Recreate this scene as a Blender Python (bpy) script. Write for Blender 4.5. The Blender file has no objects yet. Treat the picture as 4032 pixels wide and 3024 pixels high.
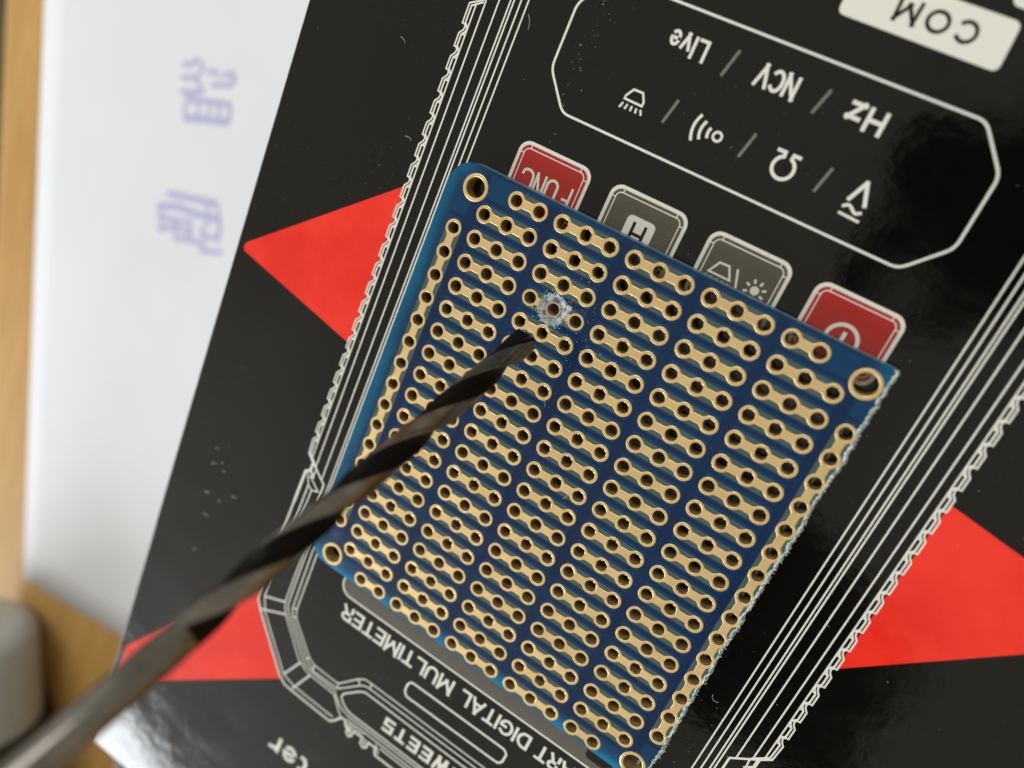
import bpy, bmesh, math, random
from mathutils import Vector, Matrix
from mathutils.geometry import delaunay_2d_cdt

# 1 unit = 1 cm. Table top z = 0, lid of the carton z = 5.54, top of the board z = 5.70
S = bpy.context.scene
COL = S.collection
S.unit_settings.scale_length = 0.01
LID = 5.54
BT = 5.70

# ------------------------------------------------------------------ camera
cd = bpy.data.cameras.new('camera')
cam = bpy.data.objects.new('camera', cd)
COL.objects.link(cam)
Rr = ((0.830617933642928, 0.3828097610745269, -0.404389088795166),
      (0.4801838095476336, -0.8601241899257055, 0.17207523630792487),
      (-0.28195275731732594, -0.337109870410479, -0.8982536267170829))
right, up, back = Vector(Rr[0]), -Vector(Rr[1]), -Vector(Rr[2])
M = Matrix((right, up, back)).transposed().to_4x4()
M.translation = Vector((3.2089, 1.0864, 7.2032 + BT))
cam.matrix_world = M
cd.sensor_width = 36
cd.lens = 28.655
cd.clip_start = 0.1
cd.clip_end = 2000
cd.dof.use_dof = True
cd.dof.focus_distance = 7.85
cd.dof.aperture_fstop = 0.165
cd.dof.aperture_blades = 0
S.camera = cam

# ------------------------------------------------------------------ light
W = bpy.data.worlds.new('World')
S.world = W
W.use_nodes = True
nt = W.node_tree
nt.nodes.clear()
def wn(t, **k):
    n = nt.nodes.new(t)
    for a, b in k.items(): setattr(n, a, b)
    return n
wo = wn('ShaderNodeOutputWorld'); bg = wn('ShaderNodeBackground')
tc = wn('ShaderNodeTexCoord')
def wblob(d, r0, r1):
    """1 inside the cone of radius r0 (degrees) round direction d, 0 past r1"""
    v = Vector(d).normalized()
    dt = wn('ShaderNodeVectorMath', operation='DOT_PRODUCT'); dt.inputs[1].default_value = v
    nt.links.new(wvec.outputs[0], dt.inputs[0])
    mr = wn('ShaderNodeMapRange', interpolation_type='SMOOTHSTEP')
    mr.inputs[1].default_value = math.cos(math.radians(r1)); mr.inputs[2].default_value = math.cos(math.radians(r0))
    nt.links.new(dt.outputs['Value'], mr.inputs[0])
    return mr
wvec = wn('ShaderNodeVectorMath', operation='NORMALIZE')
wnz = wn('ShaderNodeTexNoise'); wnz.inputs['Scale'].default_value = 6.0; wnz.inputs['Detail'].default_value = 5
nt.links.new(tc.outputs['Generated'], wnz.inputs['Vector'])
wsc = wn('ShaderNodeVectorMath', operation='MULTIPLY_ADD')
wsc.inputs[1].default_value = (0.3, 0.3, 0.3)
nt.links.new(wnz.outputs['Color'], wsc.inputs[0])
nt.links.new(tc.outputs['Generated'], wsc.inputs[2])
wsub = wn('ShaderNodeVectorMath', operation='SUBTRACT'); wsub.inputs[1].default_value = (0.15, 0.15, 0.15)
nt.links.new(wsc.outputs[0], wsub.inputs[0]); nt.links.new(wsub.outputs[0], wvec.inputs[0])
# room: walls paler than the ceiling over the phone, paler still towards the window
warm = wblob((-0.47, -0.88, 0.26), 6, 47)
mixa = wn('ShaderNodeMix', data_type='RGBA')
mixa.inputs[6].default_value = (0.48, 0.44, 0.36, 1)
mixa.inputs[7].default_value = (0.92, 0.91, 0.86, 1)
nt.links.new(warm.outputs[0], mixa.inputs[0])
last = mixa.outputs[2]
BR = ((-0.85, 0.45, 0.40), 8, 32, (0.7, 0.7, 0.68, 1))
for d, r0, r1, c in (BR, ((0.13, 0.065, 1), 8.0, 9.3, (0.025, 0.022, 0.017, 1)), ((0.30, 0.10, 1), 7.0, 10, (0.05, 0.035, 0.02, 1)), ((0.16, -0.53, 1), 5.5, 8, (0.05, 0.045, 0.035, 1)),
                     ((0.09, -0.39, 1), 2.5, 4.5, (0.07, 0.06, 0.05, 1))):
    b = wblob(d, r0, r1)
    mx = wn('ShaderNodeMix', data_type='RGBA')
    mx.inputs[7].default_value = c
    nt.links.new(b.outputs[0], mx.inputs[0]); nt.links.new(last, mx.inputs[6])
    last = mx.outputs[2]
nt.links.new(last, bg.inputs['Color'])
bg.inputs['Strength'].default_value = 1.0
nt.links.new(bg.outputs[0], wo.inputs[0])

def area(name, loc, target, sx, sy, power, col):
    l = bpy.data.lights.new(name, 'AREA'); l.shape = 'RECTANGLE'; l.size = sx; l.size_y = sy
    l.energy = power; l.color = col
    o = bpy.data.objects.new(name, l); COL.objects.link(o)
    o.location = loc
    o.rotation_euler = (Vector(target) - Vector(loc)).to_track_quat('-Z', 'Y').to_euler()
    return o
# the window: its upper edge mirrors in the lid at about 32 degrees above the horizon
wd = Vector((-0.47, -0.883, 0)).normalized()
wl = area('window_light', wd * 150 + Vector((-0, -6, 73.0)), (0, -6, 30.0), 112, 54, 235000, (0.93, 0.97, 1.0))
wl.rotation_euler = (-wd).to_track_quat('-Z', 'Y').to_euler()

area('overhead_fill', (-55, 115, 125), (0, -3, 5), 110, 80, 125000, (1.0, 0.975, 0.93))  # added fill from above, placed where the lid does not mirror it
S.view_settings.view_transform = 'Standard'
S.view_settings.look = 'None'
S.view_settings.exposure = -0.03
S.view_settings.gamma = 1.0
S.view_settings.use_curve_mapping = False
S.cycles.max_bounces = 8

# ------------------------------------------------------------------ materials
def mat(name, col, rough=0.5, metal=0.0, spec=0.5):
    m = bpy.data.materials.new(name); m.use_nodes = True
    p = m.node_tree.nodes['Principled BSDF']
    p.inputs['Base Color'].default_value = (*col, 1)
    p.inputs['Roughness'].default_value = rough
    p.inputs['Metallic'].default_value = metal
    p.inputs['Specular IOR Level'].default_value = spec
    return m
def N(m, t, **k):
    n = m.node_tree.nodes.new(t)
    for a, b in k.items(): setattr(n, a, b)
    return n
def Lk(m, a, b): m.node_tree.links.new(a, b)
def P(m): return m.node_tree.nodes['Principled BSDF']
def ocoord(m, scale=(1, 1, 1), rot=(0, 0, 0)):
    t = N(m, 'ShaderNodeTexCoord'); mp = N(m, 'ShaderNodeMapping')
    mp.inputs['Scale'].default_value = scale; mp.inputs['Rotation'].default_value = rot
    Lk(m, t.outputs['Object'], mp.inputs[0]); return mp.outputs[0]
def noise(m, vec, scale, detail=3, rough=0.55):
    n = N(m, 'ShaderNodeTexNoise'); n.inputs['Scale'].default_value = scale
    n.inputs['Detail'].default_value = detail; n.inputs['Roughness'].default_value = rough
    Lk(m, vec, n.inputs['Vector']); return n.outputs['Fac']
def mr(m, fac, a, b, c=0.0, d=1.0, smooth=False):
    n = N(m, 'ShaderNodeMapRange')
    if smooth: n.interpolation_type = 'SMOOTHSTEP'
    Lk(m, fac, n.inputs[0])
    for i, v in enumerate((a, b, c, d)): n.inputs[i + 1].default_value = v
    return n.outputs[0]
def mix(m, fac, a, b):
    n = N(m, 'ShaderNodeMix', data_type='RGBA')
    if isinstance(fac, float): n.inputs[0].default_value = fac
    else: Lk(m, fac, n.inputs[0])
    for i, v in ((6, a), (7, b)):
        if isinstance(v, tuple): n.inputs[i].default_value = (*v, 1)
        else: Lk(m, v, n.inputs[i])
    return n.outputs[2]
def mth(m, op, a, b=None):
    n = N(m, 'ShaderNodeMath', operation=op)
    for i, v in enumerate((a, b)):
        if v is None: continue
        if isinstance(v, (int, float)): n.inputs[i].default_value = v
        else: Lk(m, v, n.inputs[i])
    return n.outputs[0]
def bump(m, h, strength, dist):
    b = N(m, 'ShaderNodeBump'); b.inputs['Strength'].default_value = strength; b.inputs['Distance'].default_value = dist
    Lk(m, h, b.inputs['Height']); Lk(m, b.outputs[0], P(m).inputs['Normal'])

def laminated(name, col, dirt=1.0, colfn=None):
    """printed card under glossy film: orange peel, rub marks, grease that dulls it"""
    m = mat(name, col, 0.16)
    v = ocoord(m)
    base = colfn(m, v) if colfn else col
    # pale rub marks: stretched noise, thresholded, in a few patches
    v2 = ocoord(m, (3.0, 9.0, 1), (0, 0, 0.5))
    s1 = mr(m, noise(m, v2, 6.0, 4, 0.6), 0.66, 0.74)
    patch = mr(m, noise(m, v, 0.55, 2), 0.52, 0.66)
    v3 = ocoord(m, (30.0, 1.6, 1), (0, 0, -0.9))
    s2 = mr(m, noise(m, v3, 1.4, 3, 0.5), 0.74, 0.80)
    fac = mth(m, 'MULTIPLY', mth(m, 'MAXIMUM', mth(m, 'MULTIPLY', s1, patch), mth(m, 'MULTIPLY', s2, patch)), 0.16 * dirt)
    Lk(m, mix(m, fac, base, (0.42, 0.42, 0.38)), P(m).inputs['Base Color'])
    smear = noise(m, ocoord(m, (0.8, 2.2, 1), (0, 0, 0.7)), 1.3, 5, 0.65)
    Lk(m, mr(m, smear, 0.35, 0.7, 0.04, 0.12), P(m).inputs['Roughness'])
    h = mth(m, 'ADD', mth(m, 'MULTIPLY', noise(m, v, 2.6, 2), 0.7), mth(m, 'MULTIPLY', noise(m, v, 12, 3), 0.22))
    bump(m, h, 0.055, 0.05)
    return m
BLACK = laminated('black_laminated_print', (0.0022, 0.0021, 0.0019))
def redvar(m, v):  # subtle sheen variation, put into the red as noise
    a = mr(m, noise(m, v, 1.3, 5, 0.6), 0.40, 0.62)
    return mix(m, a, (0.88, 0.037, 0.021), (0.79, 0.023, 0.013))
RED = laminated('red_print', (0.86, 0.032, 0.018), 0.5, redvar)
REDB = laminated('dark_red_print', (0.40, 0.022, 0.018), 0.25)
WHITE = laminated('white_print', (0.75, 0.76, 0.70), 0.2)
def ht(lo, hi, sc):
    def f(m, v):
        rot = ocoord(m, (sc, sc, sc), (0, 0, 0.785))
        sx = N(m, 'ShaderNodeSeparateXYZ'); Lk(m, rot, sx.inputs[0])
        a = mth(m, 'SINE', sx.outputs[0]); b = mth(m, 'SINE', sx.outputs[1])
        return mix(m, mr(m, mth(m, 'ADD', a, b), -0.5, 0.5), lo, hi)
    return f
HALF = laminated('halftone_print', (0.1, 0.1, 0.1), 0.2, ht((0.012, 0.011, 0.010), (0.22, 0.21, 0.18), 400))
HALFK = laminated('grey_key_print', (0.1, 0.1, 0.1), 0.2, ht((0.012, 0.011, 0.010), (0.17, 0.155, 0.125), 420))
GREYL = laminated('grey_line_print', (0.1, 0.1, 0.1), 0.2, ht((0.05, 0.05, 0.045), (0.30, 0.30, 0.26), 500))

# circuit board
MASK = mat('blue_solder_mask', (0.004, 0.03, 0.13), 0.2, 0, 0.36)
def _mask():
    m = MASK; v = ocoord(m)
    s = N(m, 'ShaderNodeSeparateXYZ'); Lk(m, v, s.inputs[0])
    x, y = s.outputs[0], s.outputs[1]
    nz = mth(m, 'MULTIPLY', mth(m, 'SUBTRACT', noise(m, v, 2.2, 3), 0.5), 0.10)
    # paler beyond the hole field: mask on bare laminate, with edge glow painted in
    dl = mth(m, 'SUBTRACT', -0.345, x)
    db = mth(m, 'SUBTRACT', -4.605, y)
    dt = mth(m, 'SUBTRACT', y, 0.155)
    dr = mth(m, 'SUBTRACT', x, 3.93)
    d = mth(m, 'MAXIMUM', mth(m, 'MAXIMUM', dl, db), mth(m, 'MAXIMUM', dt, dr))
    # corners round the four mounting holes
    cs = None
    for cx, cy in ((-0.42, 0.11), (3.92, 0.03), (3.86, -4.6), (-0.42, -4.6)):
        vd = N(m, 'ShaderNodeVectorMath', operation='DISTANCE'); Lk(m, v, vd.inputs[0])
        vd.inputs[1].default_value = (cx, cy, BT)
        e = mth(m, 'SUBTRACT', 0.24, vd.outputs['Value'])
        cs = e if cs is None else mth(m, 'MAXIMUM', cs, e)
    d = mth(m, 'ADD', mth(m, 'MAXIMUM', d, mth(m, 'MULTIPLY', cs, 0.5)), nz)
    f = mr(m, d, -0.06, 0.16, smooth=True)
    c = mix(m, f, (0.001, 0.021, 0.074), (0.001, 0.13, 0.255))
    c = mix(m, mth(m, 'MULTIPLY', mr(m, y, -4.45, -4.68, smooth=True), 0.8), c, (0.002, 0.22, 0.46))  # bottom margin brighter still: light glowing through it, painted as cyan
    c2 = mix(m, mth(m, 'MULTIPLY', mr(m, noise(m, v, 1.1, 4), 0.4, 0.7), mr(m, y, -4.5, -4.4)), c, mix(m, 0.5, c, (0.001, 0.008, 0.04)))
    # the gap between two rows is darkest in its middle
    fy = mth(m, 'ABSOLUTE', mth(m, 'SUBTRACT', mth(m, 'FRACT', mth(m, 'ADD', mth(m, 'DIVIDE', y, 0.254), 40.0)), 0.53))
    gx = mth(m, 'ABSOLUTE', mth(m, 'SUBTRACT', mth(m, 'FRACT', mth(m, 'ADD', mth(m, 'DIVIDE', x, 0.762), 39.1667)), 0.5))
    st = mth(m, 'MULTIPLY', mr(m, fy, 0.05, 0.085, smooth=True), mr(m, gx, 0.44, 0.40))
    st = mth(m, 'MULTIPLY', st, mr(m, f, 0.0, 0.4, 1.0, 0.0))
    c2 = mix(m, mth(m, 'MULTIPLY', st, 0.7), c2, (0.002, 0.047, 0.125))
    # faint wipe marks
    w = mr(m, noise(m, ocoord(m, (2.5, 9, 1), (0, 0, 0.55)), 4, 5, 0.7), 0.60, 0.80)
    pd = N(m, 'ShaderNodeVectorMath', operation='DISTANCE'); Lk(m, v, pd.inputs[0]); pd.inputs[1].default_value = (1.05, -2.55, BT)
    near = mr(m, pd.outputs['Value'], 0.1, 0.75, 1.0, 0.0)
    c3 = mix(m, mth(m, 'MULTIPLY', mth(m, 'MULTIPLY', w, near), 0.30), c2, (0.35, 0.36, 0.38))
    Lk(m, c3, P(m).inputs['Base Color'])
    Lk(m, mr(m, noise(m, v, 5, 4), 0.3, 0.7, 0.16, 0.30), P(m).inputs['Roughness'])
    bump(m, noise(m, v, 30, 3), 0.08, 0.01)
_mask()
FR4 = mat('bare_laminate', (0.085, 0.15, 0.135), 0.3)
def _fr4():
    m = FR4; v = ocoord(m)
    a = noise(m, ocoord(m, (60, 6, 1)), 4, 2); b = noise(m, ocoord(m, (6, 60, 1)), 4, 2)
    Lk(m, mix(m, mth(m, 'MULTIPLY', mth(m, 'ADD', a, b), 0.5), (0.038, 0.072, 0.078), (0.07, 0.115, 0.105)), P(m).inputs['Base Color'])
_fr4()
FR4S = mat('laminate_side', (0.10, 0.22, 0.26), 0.45)
GOLD = mat('gold_plating', (0.72, 0.50, 0.215), 0.42, 0.55)
def _gold():
    m = GOLD; v = ocoord(m)
    gp = N(m, 'ShaderNodeNewGeometry'); 
    n1 = N(m, 'ShaderNodeTexNoise'); n1.inputs['Scale'].default_value = 9; n1.inputs['Detail'].default_value = 5
    Lk(m, gp.outputs['Position'], n1.inputs['Vector'])
    n2 = N(m, 'ShaderNodeTexNoise'); n2.inputs['Scale'].default_value = 2.0; n2.inputs['Detail'].default_value = 2
    Lk(m, gp.outputs['Position'], n2.inputs['Vector'])
    c = mix(m, mr(m, n1.outputs['Fac'], 0.45, 0.72), (0.80, 0.565, 0.25), (0.66, 0.49, 0.235))
    c = mix(m, mr(m, n2.outputs['Fac'], 0.35, 0.65, 0, 0.5), c, (0.86, 0.62, 0.30))
    oi = N(m, 'ShaderNodeObjectInfo')
    c = mix(m, mr(m, oi.outputs['Random'], 0, 1, 0.0, 0.55), c, (0.70, 0.52, 0.25))
    sc = N(m, 'ShaderNodeMapping'); sc.inputs['Scale'].default_value = (3, 60, 1); sc.inputs['Rotation'].default_value = (0, 0, 0.6)
    Lk(m, gp.outputs['Position'], sc.inputs[0])
    n4 = N(m, 'ShaderNodeTexNoise'); n4.inputs['Scale'].default_value = 3; n4.inputs['Detail'].default_value = 3
    Lk(m, sc.outputs[0], n4.inputs['Vector'])
    c = mix(m, mr(m, n4.outputs['Fac'], 0.62, 0.72, 0, 0.35), c, (0.50, 0.40, 0.22))
    Lk(m, c, P(m).inputs['Base Color'])
    ro = mth(m, 'ADD', mr(m, n1.outputs['Fac'], 0.3, 0.7, 0.28, 0.46), mr(m, oi.outputs['Random'], 0, 1, -0.05, 0.08))
    Lk(m, ro, P(m).inputs['Roughness'])
    n3 = N(m, 'ShaderNodeTexNoise'); n3.inputs['Scale'].default_value = 160; n3.inputs['Detail'].default_value = 2
    Lk(m, gp.outputs['Position'], n3.inputs['Vector'])
    bump(m, n3.outputs['Fac'], 0.12, 0.004)
_gold()
BARREL = mat('plated_hole_wall', (0.5, 0.36, 0.16), 0.5, 0.25)
def _bar():
    m = BARREL
    gp = N(m, 'ShaderNodeNewGeometry'); mp = N(m, 'ShaderNodeMapping'); mp.inputs['Scale'].default_value = (9, 9, 60)
    Lk(m, gp.outputs['Position'], mp.inputs[0])
    n = N(m, 'ShaderNodeTexNoise'); n.inputs['Scale'].default_value = 2.2; n.inputs['Detail'].default_value = 4
    Lk(m, mp.outputs[0], n.inputs['Vector'])
    Lk(m, mix(m, mr(m, n.outputs['Fac'], 0.4, 0.62), (0.15, 0.105, 0.04), (0.55, 0.40, 0.18)), P(m).inputs['Base Color'])
    bump(m, n.outputs['Fac'], 0.6, 0.01)
_bar()
FIBRE = mat('torn_glass_fibre', (0.55, 0.66, 0.62), 0.85)
def _fib():
    m = FIBRE; v = ocoord(m)
    n = noise(m, v, 26, 5, 0.7); k = noise(m, v, 55, 3)
    c = mix(m, mr(m, n, 0.35, 0.65), (0.34, 0.45, 0.43), (0.78, 0.84, 0.80))
    c = mix(m, mr(m, k, 0.60, 0.68), c, (0.02, 0.20, 0.42))
    Lk(m, c, P(m).inputs['Base Color'])
    bump(m, n, 0.9, 0.02)
_fib()
CRAT = mat('ground_away_laminate', (0.3, 0.36, 0.36), 0.8)
def _cr():
    m = CRAT
    tcn = N(m, 'ShaderNodeTexCoord'); mp = N(m, 'ShaderNodeMapping'); mp.inputs['Location'].default_value = (-1.016, 1.016, -BT)
    mp.vector_type = 'POINT'
    Lk(m, tcn.outputs['Object'], mp.inputs[0]); v = mp.outputs[0]
    n = noise(m, v, 16, 6, 0.75)
    w = N(m, 'ShaderNodeTexNoise'); w.inputs['Scale'].default_value = 7; w.inputs['Detail'].default_value = 3
    Lk(m, v, w.inputs['Vector'])
    c = mix(m, mr(m, n, 0.38, 0.62), (0.10, 0.14, 0.17), (0.78, 0.83, 0.80))
    c = mix(m, mr(m, w.outputs['Fac'], 0.53, 0.59), c, (0.05, 0.33, 0.62))
    Lk(m, c, P(m).inputs['Base Color'])
    bump(m, n, 1.0, 0.03)
_cr()
COPPER = mat('bare_copper', (0.52, 0.34, 0.28), 0.5, 0.3)
DUSTM = mat('white_dust', (0.72, 0.78, 0.80), 0.8)
# drill
STEEL = mat('bronzed_steel', (0.13, 0.105, 0.08), 0.34, 0.9)
def _st():
    m = STEEL; v = ocoord(m)
    n = noise(m, v, 3.0, 3)
    Lk(m, mix(m, mr(m, n, 0.35, 0.65), (0.14, 0.135, 0.12), (0.25, 0.24, 0.215)), P(m).inputs['Base Color'])
    n2 = noise(m, ocoord(m, (30, 30, 2)), 6, 2)
    Lk(m, mr(m, n2, 0.3, 0.7, 0.11, 0.19), P(m).inputs['Roughness'])
_st()
FLUTE = mat('black_flute_and_shade', (0.003, 0.0024, 0.002), 0.4, 0.0, 0.12)  # dark flute coating, with the shade of the flutes painted in
# table and the rest
WOOD = mat('wood', (0.5, 0.3, 0.1), 0.55, 0, 0.3)
def _wood():
    m = WOOD; v = ocoord(m, (1.0, 0.10, 1), (0, 0, 0.14))
    a = noise(m, v, 1.6, 5, 0.6)
    b = noise(m, ocoord(m, (4, 0.25, 1), (0, 0, 0.14)), 2.5, 3)
    c = mix(m, mr(m, a, 0.3, 0.7), (0.44, 0.24, 0.066), (0.60, 0.365, 0.125))
    c = mix(m, mr(m, b, 0.5, 0.75, 0, 0.35), c, (0.26, 0.14, 0.05))
    Lk(m, c, P(m).inputs['Base Color'])
_wood()
PAPER = mat('paper', (0.80, 0.815, 0.86), 0.75)
def _pap():
    m = PAPER; v = ocoord(m)
    Lk(m, mix(m, mr(m, noise(m, v, 0.35, 3), 0.35, 0.65), (0.755, 0.785, 0.85), (0.79, 0.81, 0.865)), P(m).inputs['Base Color'])
    bump(m, noise(m, v, 0.5, 2), 0.3, 0.1)
_pap()
INK = mat('blue_ink', (0.48, 0.48, 0.79), 0.7)
GREYP = mat('grey_plastic', (0.38, 0.39, 0.365), 0.32)
DARKR = mat('dark_rubber', (0.012, 0.014, 0.009), 0.5)
DARKP = mat('black_plastic', (0.01, 0.01, 0.012), 0.35)
FLOOR = mat('floor', (0.10, 0.065, 0.035), 0.6)
_f = noise(FLOOR, ocoord(FLOOR), 0.1, 3); Lk(FLOOR, mix(FLOOR, _f, (0.06, 0.04, 0.02), (0.13, 0.085, 0.05)), P(FLOOR).inputs['Base Color'])

# ------------------------------------------------------------------ helpers
def link(name, verts, faces, mats, parent=None, mi=None, smooth=False):
    me = bpy.data.meshes.new(name)
    me.from_pydata([tuple(v) for v in verts], [], faces)
    for m in (mats if isinstance(mats, (list, tuple)) else [mats]): me.materials.append(m)
    if mi:
        for p, i in zip(me.polygons, mi): p.material_index = i
    if smooth:
        for p in me.polygons: p.use_smooth = True
    me.update()
    o = bpy.data.objects.new(name, me); COL.objects.link(o)
    if parent: o.parent = parent
    return o
def tag(o, label=None, cat=None, group=None, kind=None):
    if label: o['label'] = label
    if cat: o['category'] = cat
    if group: o['group'] = group
    if kind: o['kind'] = kind
    return o
def empty(name, loc=(0, 0, 0)):
    o = bpy.data.objects.new(name, None); COL.objects.link(o); o.empty_display_size = 0.3; return o

class Ink:
    """flat printed shapes on the lid, in millimetres of the lid, collected into one sheet"""
    def __init__(s, z): s.v = []; s.f = []; s.z = z
    def poly(s, pts):
        """any simple polygon, triangulated"""
        n = len(pts); s.z += 1e-5
        vs, es, fs, *_ = delaunay_2d_cdt([Vector(p) for p in pts], [(i, (i + 1) % n) for i in range(n)], [], 0, 1e-5)
        b = len(s.v)
        s.v += [(p.x / 10, p.y / 10, s.z) for p in vs]
        for f in fs:
            c = sum((vs[i] for i in f), Vector((0, 0))) / len(f)
            if inpoly(c, pts): s.f.append(orient([b + i for i in f], s.v))
    def stroke(s, pts, w, closed=False, fil=0.0, cap=False):
        pts = [Vector(p) for p in pts]
        if fil: pts = fillet(pts, fil, closed)
        if not closed:      # a sharp turn ends one stroke and starts another
            for i in range(1, len(pts) - 1):
                if (pts[i] - pts[i - 1]).angle(pts[i + 1] - pts[i], 0) > 1.75:
                    e = (pts[i] - pts[i - 1]).normalized() * w * 0.35
                    s.stroke(pts[:i] + [pts[i] + e], w, cap=cap); s.stroke([pts[i] - (pts[i + 1] - pts[i]).normalized() * w * 0.35] + pts[i + 1:], w, cap=cap); return
        s.z += 1e-5
        n = len(pts); L = []; Rt = []
        for i, p in enumerate(pts):
            a = pts[(i - 1) % n] if (closed or i > 0) else None
            c = pts[(i + 1) % n] if (closed or i < n - 1) else None
            d1 = (p - a).normalized() if a is not None else None
            d2 = (c - p).normalized() if c is not None else None
            if d1 is None: d1 = d2
            if d2 is None: d2 = d1
            t = (d1 + d2); t = t.normalized() if t.length > 1e-4 else d1
            nn = Vector((-t.y, t.x)); k = nn.dot(Vector((-d1.y, d1.x)))
            k = max(k, 0.4)
            q = p
            if cap and not closed and i == 0: q = p - d1 * w / 2
            if cap and not closed and i == n - 1: q = p + d1 * w / 2
            L.append(q + nn * (w / 2 / k)); Rt.append(q - nn * (w / 2 / k))
        b = len(s.v)
        for l, r in zip(L, Rt): s.v += [(l.x / 10, l.y / 10, s.z), (r.x / 10, r.y / 10, s.z)]
        for i in range(n if closed else n - 1):
            j = (i + 1) % n
            s.f.append(orient([b + 2 * i, b + 2 * i + 1, b + 2 * j + 1, b + 2 * j], s.v))
    def word(s, txt, x0, x1, y0, cap, wt, gap=0.22):
        """stroked capitals and small letters, upside down like text(); wt = stroke width in mm"""
        def rc(pts): return pts
        def ar(cx, cy, rx, ry, a, b, n=10): return [(cx + rx * math.cos(math.radians(a + (b - a) * i / n)), cy + ry * math.sin(math.radians(a + (b - a) * i / n))) for i in range(n + 1)]
        G_ = {'A': (.86, [[(0, 0), (.43, 1), (.86, 0)], [(.16, .33), (.70, .33)]]), 'C': (.78, [ar(.42, .5, .42, .5, 45, 315, 16)]),
              'D': (.76, [[(0, 0), (0, 1), (.3, 1)] + ar(.3, .5, .46, .5, 80, -80, 10) + [(.3, 0), (0, 0)]]), 'E': (.60, [[(.6, 1), (0, 1), (0, 0), (.6, 0)], [(0, .52), (.54, .52)]]),
              'G': (.84, [ar(.44, .5, .44, .5, 45, 340, 16) + [(.84, .45), (.5, .45)]]), 'I': (0.0, [[(0, 0), (0, 1)]]), 'L': (.58, [[(0, 1), (0, 0), (.58, 0)]]),
              'M': (.92, [[(0, 0), (.04, 1), (.46, .25), (.88, 1), (.92, 0)]]), 'N': (.74, [[(0, 0), (0, 1), (.74, 0), (.74, 1)]]), 'O': (.9, [ar(.45, .5, .45, .5, 0, 360, 24)]),
              'R': (.66, [[(0, 0), (0, 1), (.35, 1)] + ar(.35, .76, .28, .24, 80, -80, 8) + [(.3, .52), (0, .52)], [(.34, .52), (.66, 0)]]),
              'S': (.62, [[(.6, .82), (.5, .96), (.3, 1), (.1, .94), (.02, .76), (.12, .6), (.5, .44), (.62, .24), (.52, .06), (.3, 0), (.08, .05), (0, .2)]]),
              'T': (.66, [[(0, 1), (.66, 1)], [(.33, 1), (.33, 0)]]), 'U': (.72, [[(0, 1)] + ar(.36, .36, .36, .36, 180, 360, 10) + [(.72, 1)]]), 'V': (.82, [[(0, 1), (.41, 0), (.82, 1)]]),
              'H': (.74, [[(0, 0), (0, 1)], [(.74, 0), (.74, 1)], [(0, .5), (.74, .5)]]), 'z': (.5, [[(0, .68), (.5, .68), (0, 0), (.5, 0)]]), 'i': (0.0, [[(0, 0), (0, .7)], [(0, .88), (0, 1.0)]]),
              'v': (.56, [[(0, .7), (.28, 0), (.56, .7)]]), 'e': (.56, [[(.02, .36), (.55, .36)] + ar(.28, .35, .28, .35, 10, 310, 14)]),
              't': (.4, [[(.16, .95), (.16, .2), (.26, .02), (.4, .02)], [(0, .7), (.38, .7)]]), 'r': (.4, [[(0, 0), (0, .7)], [(0, .45), (.14, .62), (.38, .66)]])}
        g = wt / cap + gap
        tot = sum(G_[c][0] for c in txt) + g * (len(txt) - 1)
        L = abs(x1 - x0) - wt; k = L / tot; H = cap - wt; x = 0.0
        for c in txt:
            wd_, st = G_[c]
            for p in st:
                q = [(x0 - wt / 2 - (x + a) * k, y0 - wt / 2 - b * H) for a, b in p]
                cl = len(q) > 3 and abs(q[0][0] - q[-1][0]) + abs(q[0][1] - q[-1][1]) < 1e-4
                s.stroke(q[:-1] if cl else q, wt, cl, cap=not cl)
            x += wd_ + g
    def make(s, name, m, parent=None):
        return link(name, s.v, s.f, m, parent)
def orient(f, V):
    a = 0
    for i in range(len(f)):
        p, q = V[f[i]], V[f[(i + 1) % len(f)]]
        a += p[0] * q[1] - q[0] * p[1]
    return f if a > 0 else f[::-1]
def inpoly(c, pts):
    r = False; n = len(pts)
    for i in range(n):
        a, b = pts[i], pts[i - 1]
        if (a[1] > c[1]) != (b[1] > c[1]) and c[0] < (b[0] - a[0]) * (c[1] - a[1]) / (b[1] - a[1]) + a[0]: r = not r
    return r
def fillet(pts, r, closed=False, n=5):
    out = []; k = len(pts)
    for i, p in enumerate(pts):
        if not closed and i in (0, k - 1): out.append(p); continue
        a, c = pts[(i - 1) % k], pts[(i + 1) % k]
        d1 = (a - p); d2 = (c - p)
        rr = min(r, d1.length * 0.45, d2.length * 0.45)
        s, e = p + d1.normalized() * rr, p + d2.normalized() * rr
        for j in range(n + 1):
            t = j / n
            out.append(s * (1 - t) ** 2 + p * 2 * t * (1 - t) + e * t * t)
    return out
def rrect(x0, y0, x1, y1, r, n=8):
    o = []
    for cx, cy, a0 in ((x1 - r, y1 - r, 0), (x0 + r, y1 - r, 90), (x0 + r, y0 + r, 180), (x1 - r, y0 + r, 270)):
        for j in range(n + 1):
            a = math.radians(a0 + 90 * j / n); o.append((cx + r * math.cos(a), cy + r * math.sin(a)))
    return o
def circ(cx, cy, r, n=32, a0=0.0): return [(cx + r * math.cos(a0 + 2 * math.pi * i / n), cy + r * math.sin(a0 + 2 * math.pi * i / n)) for i in range(n)]
def arc(cx, cy, r, a, b, n=12): return [(cx + r * math.cos(math.radians(a + (b - a) * i / n)), cy + r * math.sin(math.radians(a + (b - a) * i / n))) for i in range(n + 1)]
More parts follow.
